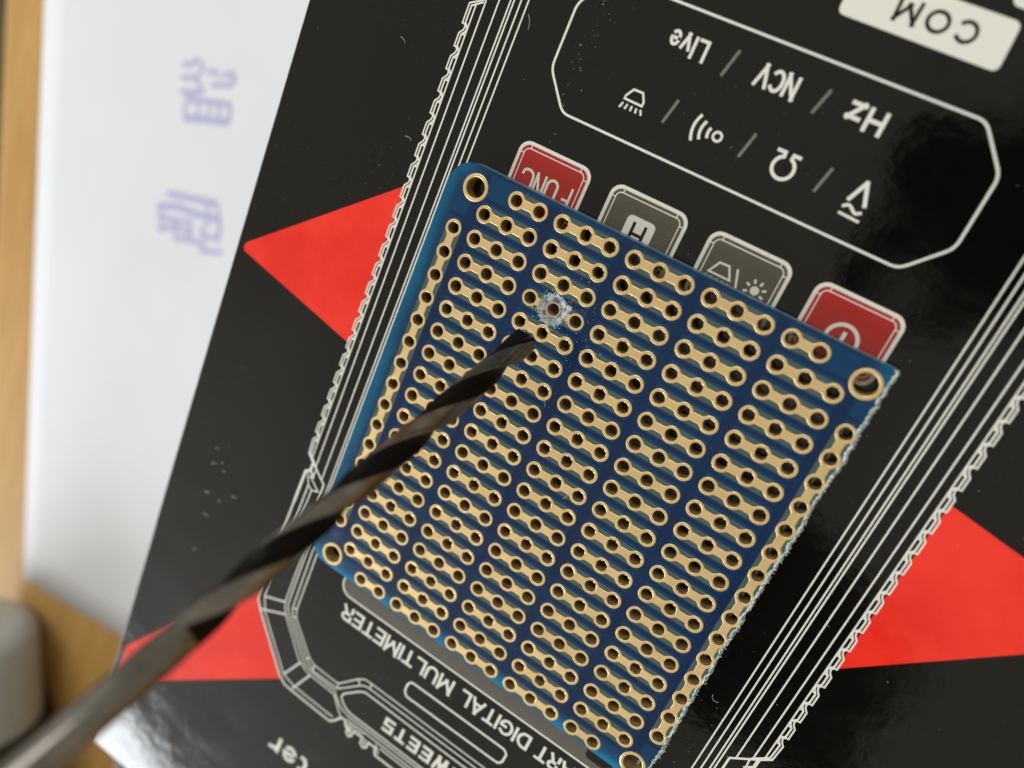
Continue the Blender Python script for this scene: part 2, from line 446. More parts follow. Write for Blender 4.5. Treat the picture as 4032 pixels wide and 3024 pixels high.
def cdt(polys, inside):
    """polys: closed loops; keeps the triangles whose centre passes inside()"""
    V = []; E = []
    for p in polys:
        b = len(V); V += [Vector(q) for q in p]; E += [(b + i, b + (i + 1) % len(p)) for i in range(len(p))]
    vs, es, fs, *_ = delaunay_2d_cdt(V, E, [], 0, 1e-5)
    keep = []
    for f in fs:
        c = sum((vs[i] for i in f), Vector((0, 0))) / len(f)
        if inside(c): keep.append(f)
    used = sorted({i for f in keep for i in f}); mp = {j: i for i, j in enumerate(used)}
    vs = [vs[i] for i in used]; F = []
    for f in keep:
        g = [mp[i] for i in f]
        a = sum(vs[g[i]].x * vs[g[(i + 1) % 3]].y - vs[g[(i + 1) % 3]].x * vs[g[i]].y for i in range(3)) if len(g) == 3 else 1
        F.append(g if a > 0 else g[::-1])
    return vs, F
def boundary(F):
    d = {}
    for f in F:
        for i in range(len(f)): d[(f[i], f[(i + 1) % len(f)])] = 1
    return [(a, b) for (a, b) in d if (b, a) not in d]
def slab(vs, F, z0, z1):
    """sheet (mm) extruded from z0 to z1 (cm)"""
    n = len(vs)
    V = [(v.x / 10, v.y / 10, z1) for v in vs] + [(v.x / 10, v.y / 10, z0) for v in vs]
    G = [tuple(f) for f in F] + [tuple(i + n for i in f[::-1]) for f in F]
    nf = len(G)
    G += [(b, a, a + n, b + n) for a, b in boundary(F)]
    return V, G, nf

random.seed(7)
# ------------------------------------------------------------------ the setting
def grid_mesh(name, x0, x1, y0, y1, m, z=0.0):
    return link(name, [(x0, y0, z), (x1, y0, z), (x1, y1, z), (x0, y1, z)], [(0, 1, 2, 3)], m)
# table: its left edge runs close to the frame, rounded
TE = [(-15.6, 30), (-14.75, -1.8), (-14.0, -5.6), (-13.3, -9.2), (-9.0, -32)]
e0, e1 = Vector((-14.75, -1.8)), Vector((-13.3, -9.2))
d = (e1 - e0).normalized(); nrm = Vector((d.y, -d.x))     # away from the table
if nrm.x > 0: nrm = -nrm
A_, B_ = e0 - d * 60, e1 + d * 70
V = []; F = []
prof = [(0.0, 0.0)] + [(0.9 * math.sin(math.radians(t)), -0.9 + 0.9 * math.cos(math.radians(t))) for t in range(10, 91, 10)] + [(0.9, -3.0)]
for o_, z_ in prof:
    for q in (A_, B_):
        p = q + nrm * (o_ - 0.1); V.append((p.x, p.y, z_))
for i in range(len(prof) - 1): F.append((2 * i, 2 * i + 1, 2 * i + 3, 2 * i + 2))
b = len(V)
p0, p1 = A_ - nrm * 0.1, B_ - nrm * 0.1
V += [(p0.x - nrm.x * 90, p0.y - nrm.y * 90, 0), (p1.x - nrm.x * 90, p1.y - nrm.y * 90, 0)]
F.append((0, 1, b + 1, b))
tag(link('table', V, F, WOOD, smooth=False), kind='structure')
tag(grid_mesh('floor', -300, 300, -300, 300, FLOOR, -72), kind='structure')

# sheet of paper
pc = [(-15.2 + 1.45, 3.2), (-13.653, -1.482), (-12.531, -6.656), (-10.7, -15.0), (-7.215, -14.446), (1.0, -13.1), (4.0, 3.2)]
pc[0] = (-14.6, 3.0)
vs = []; F = []
nu, nv = 26, 26
def edge_l(t):   # left edge, top to bottom
    a = [(-14.55, 3.0), (-13.653, -1.482), (-12.531, -6.656), (-10.7, -15.0)]
    k = min(int(t * 3), 2); u = t * 3 - k
    return Vector(a[k]).lerp(Vector(a[k + 1]), u)
def edge_r(t): return Vector((4.0, 5.6)).lerp(Vector((3.0, -12.7)), t)
for i in range(nv + 1):
    for j in range(nu + 1):
        p = edge_l(i / nv).lerp(edge_r(i / nv), j / nu)
        z = 0.02 + 0.05 * (1 - math.cos(p.x * 0.7 + p.y * 0.25)) * math.exp(-max(0, (p.x + 10) * 0.3))
        vs.append((p.x, p.y, z))
for i in range(nv):
    for j in range(nu):
        a = i * (nu + 1) + j; F.append((a, a + nu + 1, a + nu + 2, a + 1))
paper = link('paper_sheet', vs, F, PAPER, smooth=True)
tag(paper, 'white sheet of paper under the black box with two blue ink stamps', 'paper')
sm = paper.modifiers.new('thick', 'SOLIDIFY'); sm.thickness = 0.01; sm.offset = -1

# the two ink marks: rows of scribbled blocks, read from behind the paper
def ink_mark(quads, label):
    I = Ink(0.0)
    for kind, pts, w in quads:
        if kind == 's': I.stroke(pts, w * 0.40)
        else: I.poly(pts)
    # lay it on the wavy sheet
    vv = []
    for x, y, z in I.v:
        vv.append((x, y, 0.032 + 0.05 * (1 - math.cos(x * 0.7 + y * 0.25)) * math.exp(-max(0, (x + 10) * 0.3))))
    o = link('ink_mark', vv, I.f, INK, paper); o['label'] = label
def ptab(px, py):
    """photo frame -> table, mm: bilinear over four measured points of the paper"""
    # measured: (690,230)->(-99.7,-13.6) (930,330)->(-83.7,-12.6) (620,800)->(-95.1,-42.2) (890,1000)->(-74.9,-44.2)
    A = ((690, 230, -99.69, -13.6), (930, 330, -83.66, -12.58), (620, 800, -95.12, -42.21), (890, 1000, -74.91, -44.15))
    w = [1 / ((px - a[0]) ** 2 + (py - a[1]) ** 2 + 1e-3) for a in A]
    # affine from three of the points
    (x0, y0, u0, v0), (x1, y1, u1, v1), (x2, y2, u2, v2) = A[0], A[1], A[2]
    det = (x1 - x0) * (y2 - y0) - (x2 - x0) * (y1 - y0)
    s = ((px - x0) * (y2 - y0) - (x2 - x0) * (py - y0)) / det
    t = ((x1 - x0) * (py - y0) - (px - x0) * (y1 - y0)) / det
    return (u0 + s * (u1 - u0) + t * (u2 - u0), v0 + s * (v1 - v0) + t * (v2 - v0))
def Q(l): return [ptab(x / 1.7015, y / 1.7015) for x, y in l]
m1 = [('s', Q([(1235, 430), (1290, 440), (1330, 400)]), 2.0), ('s', Q([(1230, 515), (1290, 520), (1340, 530)]), 2.2), ('s', Q([(1225, 605), (1290, 620), (1380, 600)]), 2.4),
      ('s', Q([(1320, 400), (1370, 450), (1330, 520), (1350, 580)]), 1.6), ('s', Q([(1390, 490), (1440, 480), (1470, 520)]), 1.8), ('s', Q([(1430, 570), (1500, 570), (1560, 575)]), 2.2),
      ('s', Q([(1500, 510), (1560, 500), (1575, 560)]), 2.2), ('s', Q([(1260, 660), (1390, 672), (1550, 695)]), 2.4),
      ('s', Q([(1245, 780), (1390, 790), (1545, 808)]), 3.2), ('s', Q([(1255, 680), (1252, 780)]), 1.4), ('s', Q([(1345, 690), (1340, 790)]), 1.2), ('s', Q([(1415, 690), (1410, 790)]), 1.2),
      ('s', Q([(1550, 690), (1548, 800)]), 1.6), ('s', Q([(1480, 690), (1475, 800)]), 1.2)]
m2 = [('s', Q([(1140, 1290), (1300, 1315), (1480, 1345)]), 3.0), ('s', Q([(1070, 1385), (1200, 1375), (1330, 1420), (1490, 1450)]), 3.2), ('s', Q([(1075, 1450), (1180, 1470), (1300, 1480)]), 2.2),
      ('s', Q([(1075, 1540), (1200, 1520), (1310, 1560)]), 2.2), ('s', Q([(1190, 1600), (1300, 1600), (1400, 1640)]), 2.4), ('s', Q([(1380, 1500), (1390, 1580), (1500, 1570)]), 2.4),
      ('s', Q([(1500, 1480), (1490, 1600)]), 2.0), ('s', Q([(1090, 1380), (1100, 1560)]), 1.4), ('s', Q([(1190, 1450), (1195, 1620)]), 1.4), ('s', Q([(1300, 1470), (1300, 1620)]), 1.4),
      ('s', Q([(1420, 1350), (1415, 1500)]), 1.3), ('s', Q([(1480, 1340), (1500, 1480)]), 1.3), ('s', Q([(1380, 1670), (1520, 1670)]), 2.2), ('s', Q([(1380, 1630), (1385, 1700)]), 1.5)]
ink_mark(m1, 'blue stamp nearer the top of the paper')
ink_mark(m2, 'blue stamp nearer the red triangle')

# ------------------------------------------------------------------ the carton
box = empty('instrument_box')
box.location = (0, 0, 0)
tag(box, 'black glossy cardboard box printed with red triangles and white line drawing', 'box')
X0, X1, Y0, Y1 = -2.785, 6.60, -9.80, 9.2
r = 0.018
V = []; F = []
rings = []
for k in range(7):
    a = math.radians(90 * k / 6)
    rings.append((r * (1 - math.sin(a)), LID - r * (1 - math.cos(a))))
rings = [(r - r * math.sin(math.radians(90 * k / 6)), LID - r + r * math.cos(math.radians(90 * k / 6))) for k in range(7)] + [(0, 0.003)]
for ins, z in rings:
    V += [(X0 + ins, Y0 + ins, z), (X1 - ins, Y0 + ins, z), (X1 - ins, Y1 - ins, z), (X0 + ins, Y1 - ins, z)]
for k in range(len(rings) - 1):
    for i in range(4):
        j = (i + 1) % 4; F.append((4 * k + i, 4 * (k + 1) + i, 4 * (k + 1) + j, 4 * k + j))
F.append((0, 1, 2, 3)); F.append(tuple(4 * (len(rings) - 1) + i for i in (3, 2, 1, 0)))
body = link('carton', V, F, BLACK, box)

Z1, Z2, Z3, Z4 = LID + 0.0008, LID + 0.0016, LID + 0.0044, LID + 0.0058
XC = 18.97
def mir(p): return [(2 * XC - x, y) for x, y in p]
# red triangles
def red(pts, label):
    I = Ink(Z1); I.poly(pts); o = I.make('printed_triangle', RED, box); o['label'] = label
red([(-26.7, -18.0), (-26.9, -18.5), (-26.7, -19.0), (-10.0, -22.2), (-10.0, -3.9)], 'red triangle pointing at the paper')
red([(48.0, -6.6), (64.9, -9.25), (48.0, -24.95)], 'red triangle on the side away from the paper')
red([(-26.75, -78.9), (-10.1, -56.1), (-10.0, -58.1), (-9.0, -59.5), (-3.1, -66.4), (-26.75, -85.5)], 'red wedge behind the drill shank')

# white line drawing of the instrument
A = Ink(Z2); w = 0.155
for x, y0, y1 in ((-4.5, 45, -46), (-5.2, 45, -46), (-5.88, 45, -46), (-6.22, 45, -46), (-7.33, 45, -38.7), (-8.6, 15.1, -37.6)):
    A.stroke([(x, y0), (x, y1)], w)
    if x > -8: A.stroke(mir([(x, y0), (x, -44 if x > -7 else -38.7)]), w)
    else: A.stroke(mir([(x, y0), (x, y1)]), w)
def zig(side):
    f = (lambda p: p) if side == 0 else mir
    per = 46.29 / 21
    ot = [(-8.6, 15.2), (-10.17, 14.35), (-10.17, 12.49)]; it = [(-8.75, 14.9), (-9.87, 14.2), (-9.87, 12.6)]
    for k in range(22):
        y = 11.51 - per * k
        c = [(-9.92, y + 0.98), (-9.76, y + 0.75), (-9.84, y + 0.42), (-10.17, y + 0.02)]
        ot += c; it += [(-9.66, y + 0.9), (-9.5, y + 0.62), (-9.6, y + 0.28), (-9.87, y - 0.02)]
        if k < 21: ot.append((-10.17, y - 1.2)); it.append((-9.87, y - 1.1))
        else: ot.append((-10.05, y - 1.95)); it.append((-9.8, y - 1.8))
        A.stroke(f([(-9.9, y), (-9.5, y + 0.06)]), 0.16)
    A.stroke(f(ot), w); A.stroke(f(it), 0.17)
    A.stroke(f([(-9.45, 14.4), (-9.45, -37.1)]), w)
    A.stroke(f([(-10.05, -36.6), (-9.2, -37.35), (-6.85, -39.1), (-6.85, -41.5)]), 0.22)
    A.stroke(f([(-9.8, -36.6), (-8.9, -37.4), (-8.5, -37.75)]), 0.2)
    A.stroke(f([(-9.1, -37.4), (-9.1, -38.5), (-9.65, -38.9), (-9.75, -43.3)]), 0.34)
    A.stroke(f([(-8.4, -37.8), (-8.5, -38.9), (-8.95, -38.5)]), 0.16)
    A.stroke(f([(-9.3, -38.95), (-8.7, -40.3), (-8.05, -40.65), (-7.2, -40.35), (-8.45, -39.45), (-8.95, -38.6)]), 0.16)
    A.stroke(f([(-8.3, -39.0), (-8.9, -39.3)]), 0.2)
    A.stroke(f([(-8.72, -40.3), (-8.8, -47), (-9.2, -54.6)]), 0.18)
    A.stroke(f([(-8.1, -40.7), (-8.13, -42.3), (-8.5, -50)]), 0.16)
zig(0); zig(1)
low = [
    ([(-4.5, -46), (-4.38, -55.96), (-4.08, -57.12), (-0.43, -60.9), (0.53, -61.36), (4.3, -61.4), (6.46, -58.96), (7.2, -58.38), (8.23, -58.33), (XC, -58.35)], w, 0.3),
    ([(-5.2, -46), (-4.97, -56.2), (-4.49, -57.42), (-0.81, -61.3), (0.63, -62.17), (4.5, -62.1), (6.94, -59.62), (7.5, -59.2), (8.26, -59.1), (XC, -59.12)], w, 0.3),
    ([(-5.88, -46), (-5.7, -56.2), (-5.04, -57.53), (-0.91, -62.0), (0.13, -62.42), (4.42, -62.6)], w, 0.4),
    ([(-6.22, -46), (-6.2, -56.2), (-5.6, -57.6), (-1.57, -62.24), (0.05, -62.95), (4.35, -63.1), (5.91, -64.98), (6.4, -65.3)], w, 0.4),
    ([(4.35, -62.8), (5.62, -64.05), (6.68, -64.4)], 0.16, 0),
    ([(-9.75, -43.3), (-10.0, -55.98), (-9.89, -58.1), (-8.97, -59.52), (-3.29, -66.03), (-2.3, -66.7), (-0.87, -66.8), (5.19, -66.93), (5.86, -66.2), (6.3, -65.4), (6.93, -65.2)], 0.24, 0.3),
    ([(-9.2, -54.6), (-9.13, -57.26), (-8.28, -59.31), (-2.86, -65.5), (-0.87, -66.0), (5.34, -66.1)], 0.17, 0.3),
    ([(-9.11, -57.32), (-6.16, -56.15)], 0.22, 0), ([(-8.98, -59.3), (-5.4, -57.6)], 0.22, 0), ([(-2.89, -65.48), (-1.28, -62.23)], 0.22, 0), ([(-1.08, -66.5), (0.5, -62.98)], 0.22, 0),
    ([(-4.97, -56.2), (-4.38, -56.0)], 0.16, 0), ([(-4.6, -57.3), (-4.1, -57.1)], 0.16, 0), ([(-0.81, -61.3), (-0.43, -60.9)], 0.16, 0), ([(0.6, -62.17), (0.5, -61.3)], 0.16, 0), ([(4.5, -62.1), (4.3, -61.4)], 0.16, 0), ([(6.94, -59.62), (6.5, -58.96)], 0.16, 0), ([(8.26, -59.1), (8.2, -58.35)], 0.16, 0),
    ([(XC, -60.0), (7.9, -59.95), (7.3, -60.3), (5.57, -62.0), (5.3, -62.57), (5.6, -63.1), (6.5, -63.8), (7.3, -63.95), (XC, -63.95)], 0.2, 0.4),
    ([(6.78, -64.45), (XC, -64.4)], 0.17, 0), ([(7.15, -65.0), (XC, -65.0)], 0.17, 0), ([(12.4, -65.5), (XC, -65.5)], 0.17, 0),
    ([(6.93, -65.2), (7.38, -66.0), (8.04, -66.2)], 0.3, 0), ([(7.45, -65.4), (9.8, -65.45)], 0.17, 0),
    ([(7.7, -65.6), (7.7, -66.7), (8.15, -67.0), (8.5, -66.7), (8.5, -65.7)], 0.24, 0), ([(8.6, -65.85), (9.7, -65.85)], 0.26, 0), ([(8.05, -65.7), (8.15, -66.6)], 0.2, 0),
    ([(9.9, -65.6), (9.9, -66.7), (10.4, -67.0), (10.8, -66.7), (10.8, -65.7)], 0.24, 0), ([(10.8, -65.85), (11.8, -65.85), (12.2, -66.8), (XC, -66.8)], 0.26, 0), ([(10.3, -65.7), (10.4, -66.6)], 0.2, 0), ([(11.75, -65.3), (12.5, -66.4)], 0.17, 0),
]
for p, ww, fl in low:
    A.stroke(p, ww, False, fl); A.stroke(mir(p), ww, False, fl)
# long slot under the wording, frame round the display
A.stroke([(12.55, -54.62), (12.2, -55.2), (12.25, -56.3), (12.7, -56.75), (25.4, -56.65), (25.8, -56.2), (25.85, -54.95), (25.4, -54.55)], 0.26, True, 0.3)
A.stroke(rrect(0.0, -49.95, 37.94, -4.5, 1.5), 0.22, True)
# eight-sided frame over the symbols
A.stroke([(0.1, 12.0), (2.75, 8.8), (34.95, 8.62), (37.85, 11.75), (37.85, 17.75), (35.0, 20.95), (2.8, 20.9), (0.1, 17.9)], 0.215, True, 0.7)
art = A.make('printed_line_drawing', WHITE, box)

Hh = Ink(Z1)
Hh.poly(rrect(0.1, -49.85, 37.84, -4.6, 1.4))
Hh.make('printed_display_field', HALF, box)
# dark blotches (segments of the display) in the dotted field
Dk = Ink(Z2)
for p in ([(4.5, -46.6), (15.8, -46.6), (15.9, -47.75), (13, -47.9), (5.0, -47.7)], [(19.3, -46.7), (20.6, -46.6), (20.5, -47.3), (19.4, -47.3)], [(6.3, -46.7), (11.3, -46.7), (11.3, -47.5), (6.3, -47.5)],
          [(33.4, -46.5), (35.2, -46.5), (35.4, -47.2), (34.9, -47.6), (34.0, -47.5)], [(35.6, -46.4), (37.3, -46.5), (37.3, -47.9), (36.0, -47.6)], [(21.9, -46.5), (24.5, -46.5), (24.3, -46.9), (22.1, -46.9)]):
    Dk.poly(p)
for (x, y, ww, hh) in ((3.0, -9.5, 9, 3.0), (14, -9.0, 7, 4), (25, -10.5, 10, 5), (2.2, -15, 4, 9), (8, -20, 3, 12), (13.2, -16, 2.2, 7), (17, -22, 8, 2.4), (30, -20, 5, 10), (22, -30, 3, 9), (6, -36, 14, 2.4), (28, -36, 8, 3), (3, -42, 10, 2.5), (18, -41, 13, 2.2), (33, -43, 3, 6), (27, -25, 2.0, 8), (0.4, -30, 4, 6)):
    Dk.poly(rrect(x, y - hh, x + ww, y, 0.5))
Dk.make('printed_display_segments', BLACK, box)

# keys
def key(cx, mfill, label, icon, m_icon=WHITE):
    x0, x1, y0, y1 = cx - 3.95, cx + 3.9, -1.25, 5.38
    I = Ink(Z2); I.poly(rrect(x0, y0, x1, y1, 1.15)); k = I.make('printed_key', WHITE, box); k['label'] = label
    I = Ink(Z3); i = 0.34; I.poly(rrect(x0 + i, y0 + i, x1 - i, y1 - i, 0.85)); I.make('key_fill', mfill, k)
    I = Ink(Z4); i = 0.66
    I.stroke(rrect(x0 + i, y0 + i, x1 - i, y1 - i, 0.55), 0.1, True)
    for xx in (x0 + 1.22, x1 - 1.22):
        I.stroke([(xx, y1 - 0.3), (xx, y1 - 0.66)], 0.1); I.stroke([(xx, y0 + 0.3), (xx, y0 + 0.66)], 0.1)
    for yy in (y0 + 1.22, y1 - 1.22):
        I.stroke([(x0 + 0.3, yy), (x0 + 0.66, yy)], 0.1); I.stroke([(x1 - 0.3, yy), (x1 - 0.66, yy)], 0.1)
    icon(I)
    I.make('key_symbol', m_icon, k)
    return k
def ic_func(I):
    I.stroke([(6.72, 3.05), (6.72, 0.45), (5.75, 0.45)], 0.24); I.stroke([(6.72, 1.78), (6.0, 1.78)], 0.24)
    I.stroke([(5.25, 0.4)] + arc(4.72, 2.45, 0.53, 0, 180, 10) + [(4.19, 0.4)], 0.26)
    I.stroke([(3.85, 3.05), (3.85, 0.45), (2.95, 3.0), (2.95, 0.42)], 0.24)
    I.stroke([(1.42, 2.35), (1.5, 2.85), (2.0, 2.97), (2.5, 2.75), (2.62, 2.2), (2.62, 1.2), (2.45, 0.65), (2.0, 0.45), (1.55, 0.6), (1.4, 1.1)], 0.25, False, 0.3)
def ic_pow(I):
    I.stroke(arc(33.95, 1.5, 1.32, -60, 240, 30), 0.33)
    I.stroke([(33.98, 2.25), (33.98, -0.4)], 0.34)
def ic_hold(I): I.poly(rrect(12.62, 0.2, 15.45, 3.35, 0.5))
def ic_light(I):
    I.stroke([(21.38, 1.84), (21.95, 2.9), (22.85, 2.95), (23.4, 1.85)], 0.19, True)
    for k in range(5): I.stroke([(21.3 + k * 0.52, 1.55), (21.15 + k * 0.58, 1.05)], 0.16)
    I.stroke([(23.62, 3.05), (24.55, 0.4)], 0.2)
    I.poly(circ(25.73, 2.0, 0.4, 20))
    for k in range(8):
        a = math.radians(22.5 + 45 * k); c, s_ = math.cos(a), math.sin(a)
        I.stroke([(25.73 + 0.62 * c, 2.0 + 0.62 * s_), (25.73 + 1.0 * c, 2.0 + 1.0 * s_)], 0.2)
key(4.03, REDB, 'red key lettered FUNC', ic_func)
k2 = key(14.03, HALFK, 'grey key with a boxed H', ic_hold)
I = Ink(Z4 + 0.001); I.stroke([(13.45, 2.85), (13.45, 0.7)], 0.3); I.stroke([(14.6, 2.85), (14.6, 0.7)], 0.3); I.stroke([(13.45, 1.8), (14.6, 1.8)], 0.3)
I.make('key_letter', BLACK, k2)
key(24.0, HALFK, 'grey key with a lamp and a sun', ic_light)
key(33.98, REDB, 'red key with the power symbol', ic_pow)

# lettering, upside down towards the viewer
for txt, x0, x1, y0, cap_, wt, g_ in (('Live', 12.85, 9.3, 18.95, 1.85, 0.27, 0.18), ('NCV', 21.1, 17.45, 18.98, 1.88, 0.29, 0.15), ('Hz', 28.62, 25.5, 18.95, 1.95, 0.34, 0.24),
                                   ('MULTIMETER', 17.2, 1.2, -51.0, 2.1, 0.34, 0.13), ('DIGITAL', 27.5, 18.3, -51.0, 2.05, 0.34, 0.14), ('SMART', 36.4, 28.45, -51.0, 2.05, 0.34, 0.14), ('ter', 5.2, -1.3, -74.3, 3.2, 0.52, 0.2)):
    T = Ink(Z2); T.word(txt, x0, x1, y0, cap_, wt, g_)
    o = T.make('printed_word', WHITE, box); o['label'] = 'white wording ' + txt
# brand wording: square-cut letters
T = Ink(Z2); t_ = 0.40; yb, yt = -60.9, -62.95
def let(ch, x):
    """x is the right-hand (starting) edge, letters run to -x"""
    w_ = 1.55
    P_ = {'S': [[(0, 0), (1, 0), (1, .5), (0, .5), (0, 1), (1, 1)]], 'T': [[(0, 1), (1, 1)], [(.5, 1), (.5, .25)], [(.5, .12), (.5, 0)]],
          'E': [[(1, 0), (0, 0), (0, 1), (1, 1)], [(0, .5), (.9, .5)]], 'W': [[(0, 1), (.2, 0), (.5, .8), (.8, 0), (1, 1)]],
          'I': [[(.5, 0), (.5, 1)]], 'A': [[(0, 0), (.5, 1), (1, 0)], [(.2, .35), (.8, .35)]], 'K': [[(0, 0), (0, 1)], [(1, 1), (.1, .5), (1, 0)]]}[ch]
    if ch == 'W': w_ = 2.1
    if ch == 'I': w_ = 0.5
    for p in P_:
        T.stroke([(x - 0.25 - a * (w_ - 0.5), yb - 0.22 - (b_ * (abs(yt - yb) - 0.44))) for a, b_ in p], t_ if ch != 'W' else 0.42, cap=True)
    return x - w_ - 0.28
xx = 25.35
for ch in 'KAIWEETS': xx = let(ch, xx)
T.make('printed_brand_wording', WHITE, box)
# symbols
T = Ink(Z2)
T.stroke([(21.9, 13.32), (22.62, 13.32)] + [p for p in arc(23.0, 12.1, 0.92, 112, 428, 28)] + [(23.38, 13.32), (24.05, 13.32)], 0.30)
T.make('printed_ohm_sign', WHITE, box)
T = Ink(Z2)
T.stroke([(28.85, 11.85), (29.6, 13.65), (30.32, 11.8)], 0.33)
T.stroke([(28.7, 11.25), (29.15, 11.62), (29.9, 11.05), (30.35, 11.35)], 0.25, False, 0.3); T.stroke([(28.66, 10.72), (30.5, 10.62)], 0.22)
T.make('printed_volt_sign', WHITE, box)
T = Ink(Z2); T.stroke(circ(16.81, 12.28, 0.38, 20), 0.22, True)
for rr in (0.9, 1.6, 2.3): T.stroke(arc(16.81, 12.28, rr, 150, 210, 10), 0.26)
T.make('printed_buzzer_sign', WHITE, box)
T = Ink(Z2); T.stroke([(7.75, 12.4), (8.22, 13.1), (9.12, 13.12), (9.52, 12.45), (9.5, 12.08), (7.75, 12.12)], 0.19, True)
for p in ([(7.77, 11.78), (7.58, 11.28)], [(8.22, 11.77), (8.12, 11.3)], [(8.67, 11.76), (8.67, 11.31)], [(9.12, 11.74), (9.2, 11.31)], [(9.53, 11.76), (9.76, 11.31)]): T.stroke(p, 0.18)
T.make('printed_lamp_sign', WHITE, box)
for p in ([(12.34, 13.75), (11.81, 11.53)], [(19.71, 13.73), (19.19, 11.46)], [(26.62, 13.63), (26.13, 11.38)], [(23.58, 18.98), (22.99, 16.83)], [(15.36, 19.17), (14.78, 16.81)]):
    T = Ink(Z2); T.stroke(p, 0.26); T.make('printed_slash', GREYL, box)
# white tags
T = Ink(Z2); T.poly([tuple(p) for p in fillet([Vector(p) for p in [(21.1, 24.28), (33.85, 24.25), (33.65, 27.9), (22.6, 27.9), (21.1, 26.0)]], 0.6, True)])
tg = T.make('printed_tag', WHITE, box); tg['label'] = 'white tag lettered COM'
T = Ink(Z3); T.word('COM', 31.35, 25.0, 26.95, 1.74, 0.29, 0.30); T.make('tag_lettering', BLACK, tg)
T = Ink(Z2); T.poly(rrect(32.2, 28.75, 44, 33, 0.6)); t2 = T.make('printed_tag', WHITE, box); t2['label'] = 'white tag cut off by the corner of the photo'

# ------------------------------------------------------------------ the board
PT = 2.54
pcb = empty('circuit_board'); pcb.location = (0, 0, 0)
tag(pcb, 'blue perforated prototyping board with gold contact strips lying on the black box', 'circuit board')
Zb = LID + 0.011
strips = []
for rr in range(19):
    if rr in (0, 18): cols = [(1, 2), (3, 4, 5), (6, 7, 8), (9, 10, 11), (12, 13)]
    else: cols = [(0, 1, 2), (3, 4, 5), (6, 7, 8), (9, 10, 11), (12, 13, 14)]
    for c in cols: strips.append((c[0], len(c), rr))
HOLE, PAD = 0.60, 0.87
CR = (4, 4)                                   # the drilled-out hole
CX, CY, CRAD = CR[0] * PT + 0.02, -CR[1] * PT + 2.54, 1.44
CX, CY = 10.16, -7.62
CR = (4, 3)
holes = [((c0 + i) * PT, -r_ * PT, HOLE + 0.02) for c0, n_, r_ in strips for i in range(n_)]
holes += [(-PT, -r_ * PT, HOLE + 0.02) for r_ in range(2, 17)] + [(15 * PT, -r_ * PT, HOLE + 0.02) for r_ in range(2, 17)]
holes = [h for h in holes if (h[0] - CX) ** 2 + (h[1] - CY) ** 2 > 0.3]
MH = [(-1.9, -0.62), (37.4, -0.62), (37.4, -45.05), (-1.9, -45.1)]
holes += [(x, y, 1.02) for x, y in MH] + [(CX, CY, CRAD)]
# outline: three clean sides, the right-hand one sawn off and ragged
out = []
def corner(cx, cy, r_, a0, n=8): return [(cx + r_ * math.cos(math.radians(a0 + 90 * j / n)), cy + r_ * math.sin(math.radians(a0 + 90 * j / n))) for j in range(n + 1)]
XL, YT, YB, XR = -4.98, 1.5, -46.72, 39.02
out += corner(XL + 2.6, YT - 2.6, 2.6, 90)
out += corner(XL + 2.6, YB + 2.6, 2.6, 180)
cut = []
y = YB; ph = 0
rnd = random.Random(3)
off = 0.0
while y < YT - 0.2:
    off = 0.82 * off + rnd.uniform(-0.07, 0.07)
    cut.append((XR + off + rnd.uniform(-0.035, 0.035), y)); y += rnd.uniform(0.12, 0.3)
cut.append((XR - 0.1, YT))
out += cut
cutx = sorted([(y_, x_) for x_, y_ in cut])
grid_h = {}
for h in holes:
    for dx in (-1, 0, 1):
        for dy in (-1, 0, 1): grid_h.setdefault((round(h[0] / PT) + dx, round(h[1] / PT) + dy), []).append(h)
def inhole(c):
    for hx, hy, hr in grid_h.get((round(c[0] / PT), round(c[1] / PT)), ()):
        if (c[0] - hx) ** 2 + (c[1] - hy) ** 2 < (hr * 0.999) ** 2: return True
    return False
vs, F = cdt([out] + [circ(hx, hy, hr, 24) for hx, hy, hr in holes], lambda c: not inhole(c) and inpoly(c, out))
V, G, nf = slab(vs, F, Zb, BT - 0.003)
mi = [0] * nf + [1] * (len(G) - nf)
link('laminate', V, G, [FR4, FR4S], pcb, mi)
# solder mask with its openings
def stadium(x0, x1, y, r_, n=10): return [(x1 + r_ * math.cos(math.radians(-90 + 180 * j / n)), y + r_ * math.sin(math.radians(-90 + 180 * j / n))) for j in range(n + 1)] + \
    [(x0 + r_ * math.cos(math.radians(90 + 180 * j / n)), y + r_ * math.sin(math.radians(90 + 180 * j / n))) for j in range(n + 1)]
OP = 0.91
ops = [(c0 * PT, (c0 + n_ - 1) * PT, -r_ * PT) for c0, n_, r_ in strips]
mout = [(min(x_, XR - 0.22), y_) for x_, y_ in out]
mcut = []
for x_, y_ in cut: mcut.append((XR - 0.16 + (x_ - XR) * 0.8 - rnd.uniform(0.0, 0.1), y_))
mout = out[:18] + mcut
vbar = [(-PT, -2 * PT, -16 * PT, OP, OP)]
loops = [mout] + [stadium(a, b_, y_, OP) for a, b_, y_ in ops]
loops.append([(-y_ * 0 + p[1], p[0]) for p in []] or [(-PT - OP * 0 + q[1], q[0]) for q in stadium(-16 * PT, -2 * PT, 0, OP)])
bus_open_l = [( -PT + q[1], q[0]) for q in stadium(-16 * PT, -2 * PT, 0, OP)]
bus_open_r = [(15 * PT + q[1], q[0]) for q in stadium(-16 * PT, -2 * PT, 0, OP)]
loops = [mout] + [stadium(a, b_, y_, OP) for a, b_, y_ in ops] + [bus_open_l, bus_open_r] + [circ(x, y_, 1.38, 32) for x, y_ in MH] + [circ(CX, CY, CRAD, 32)]
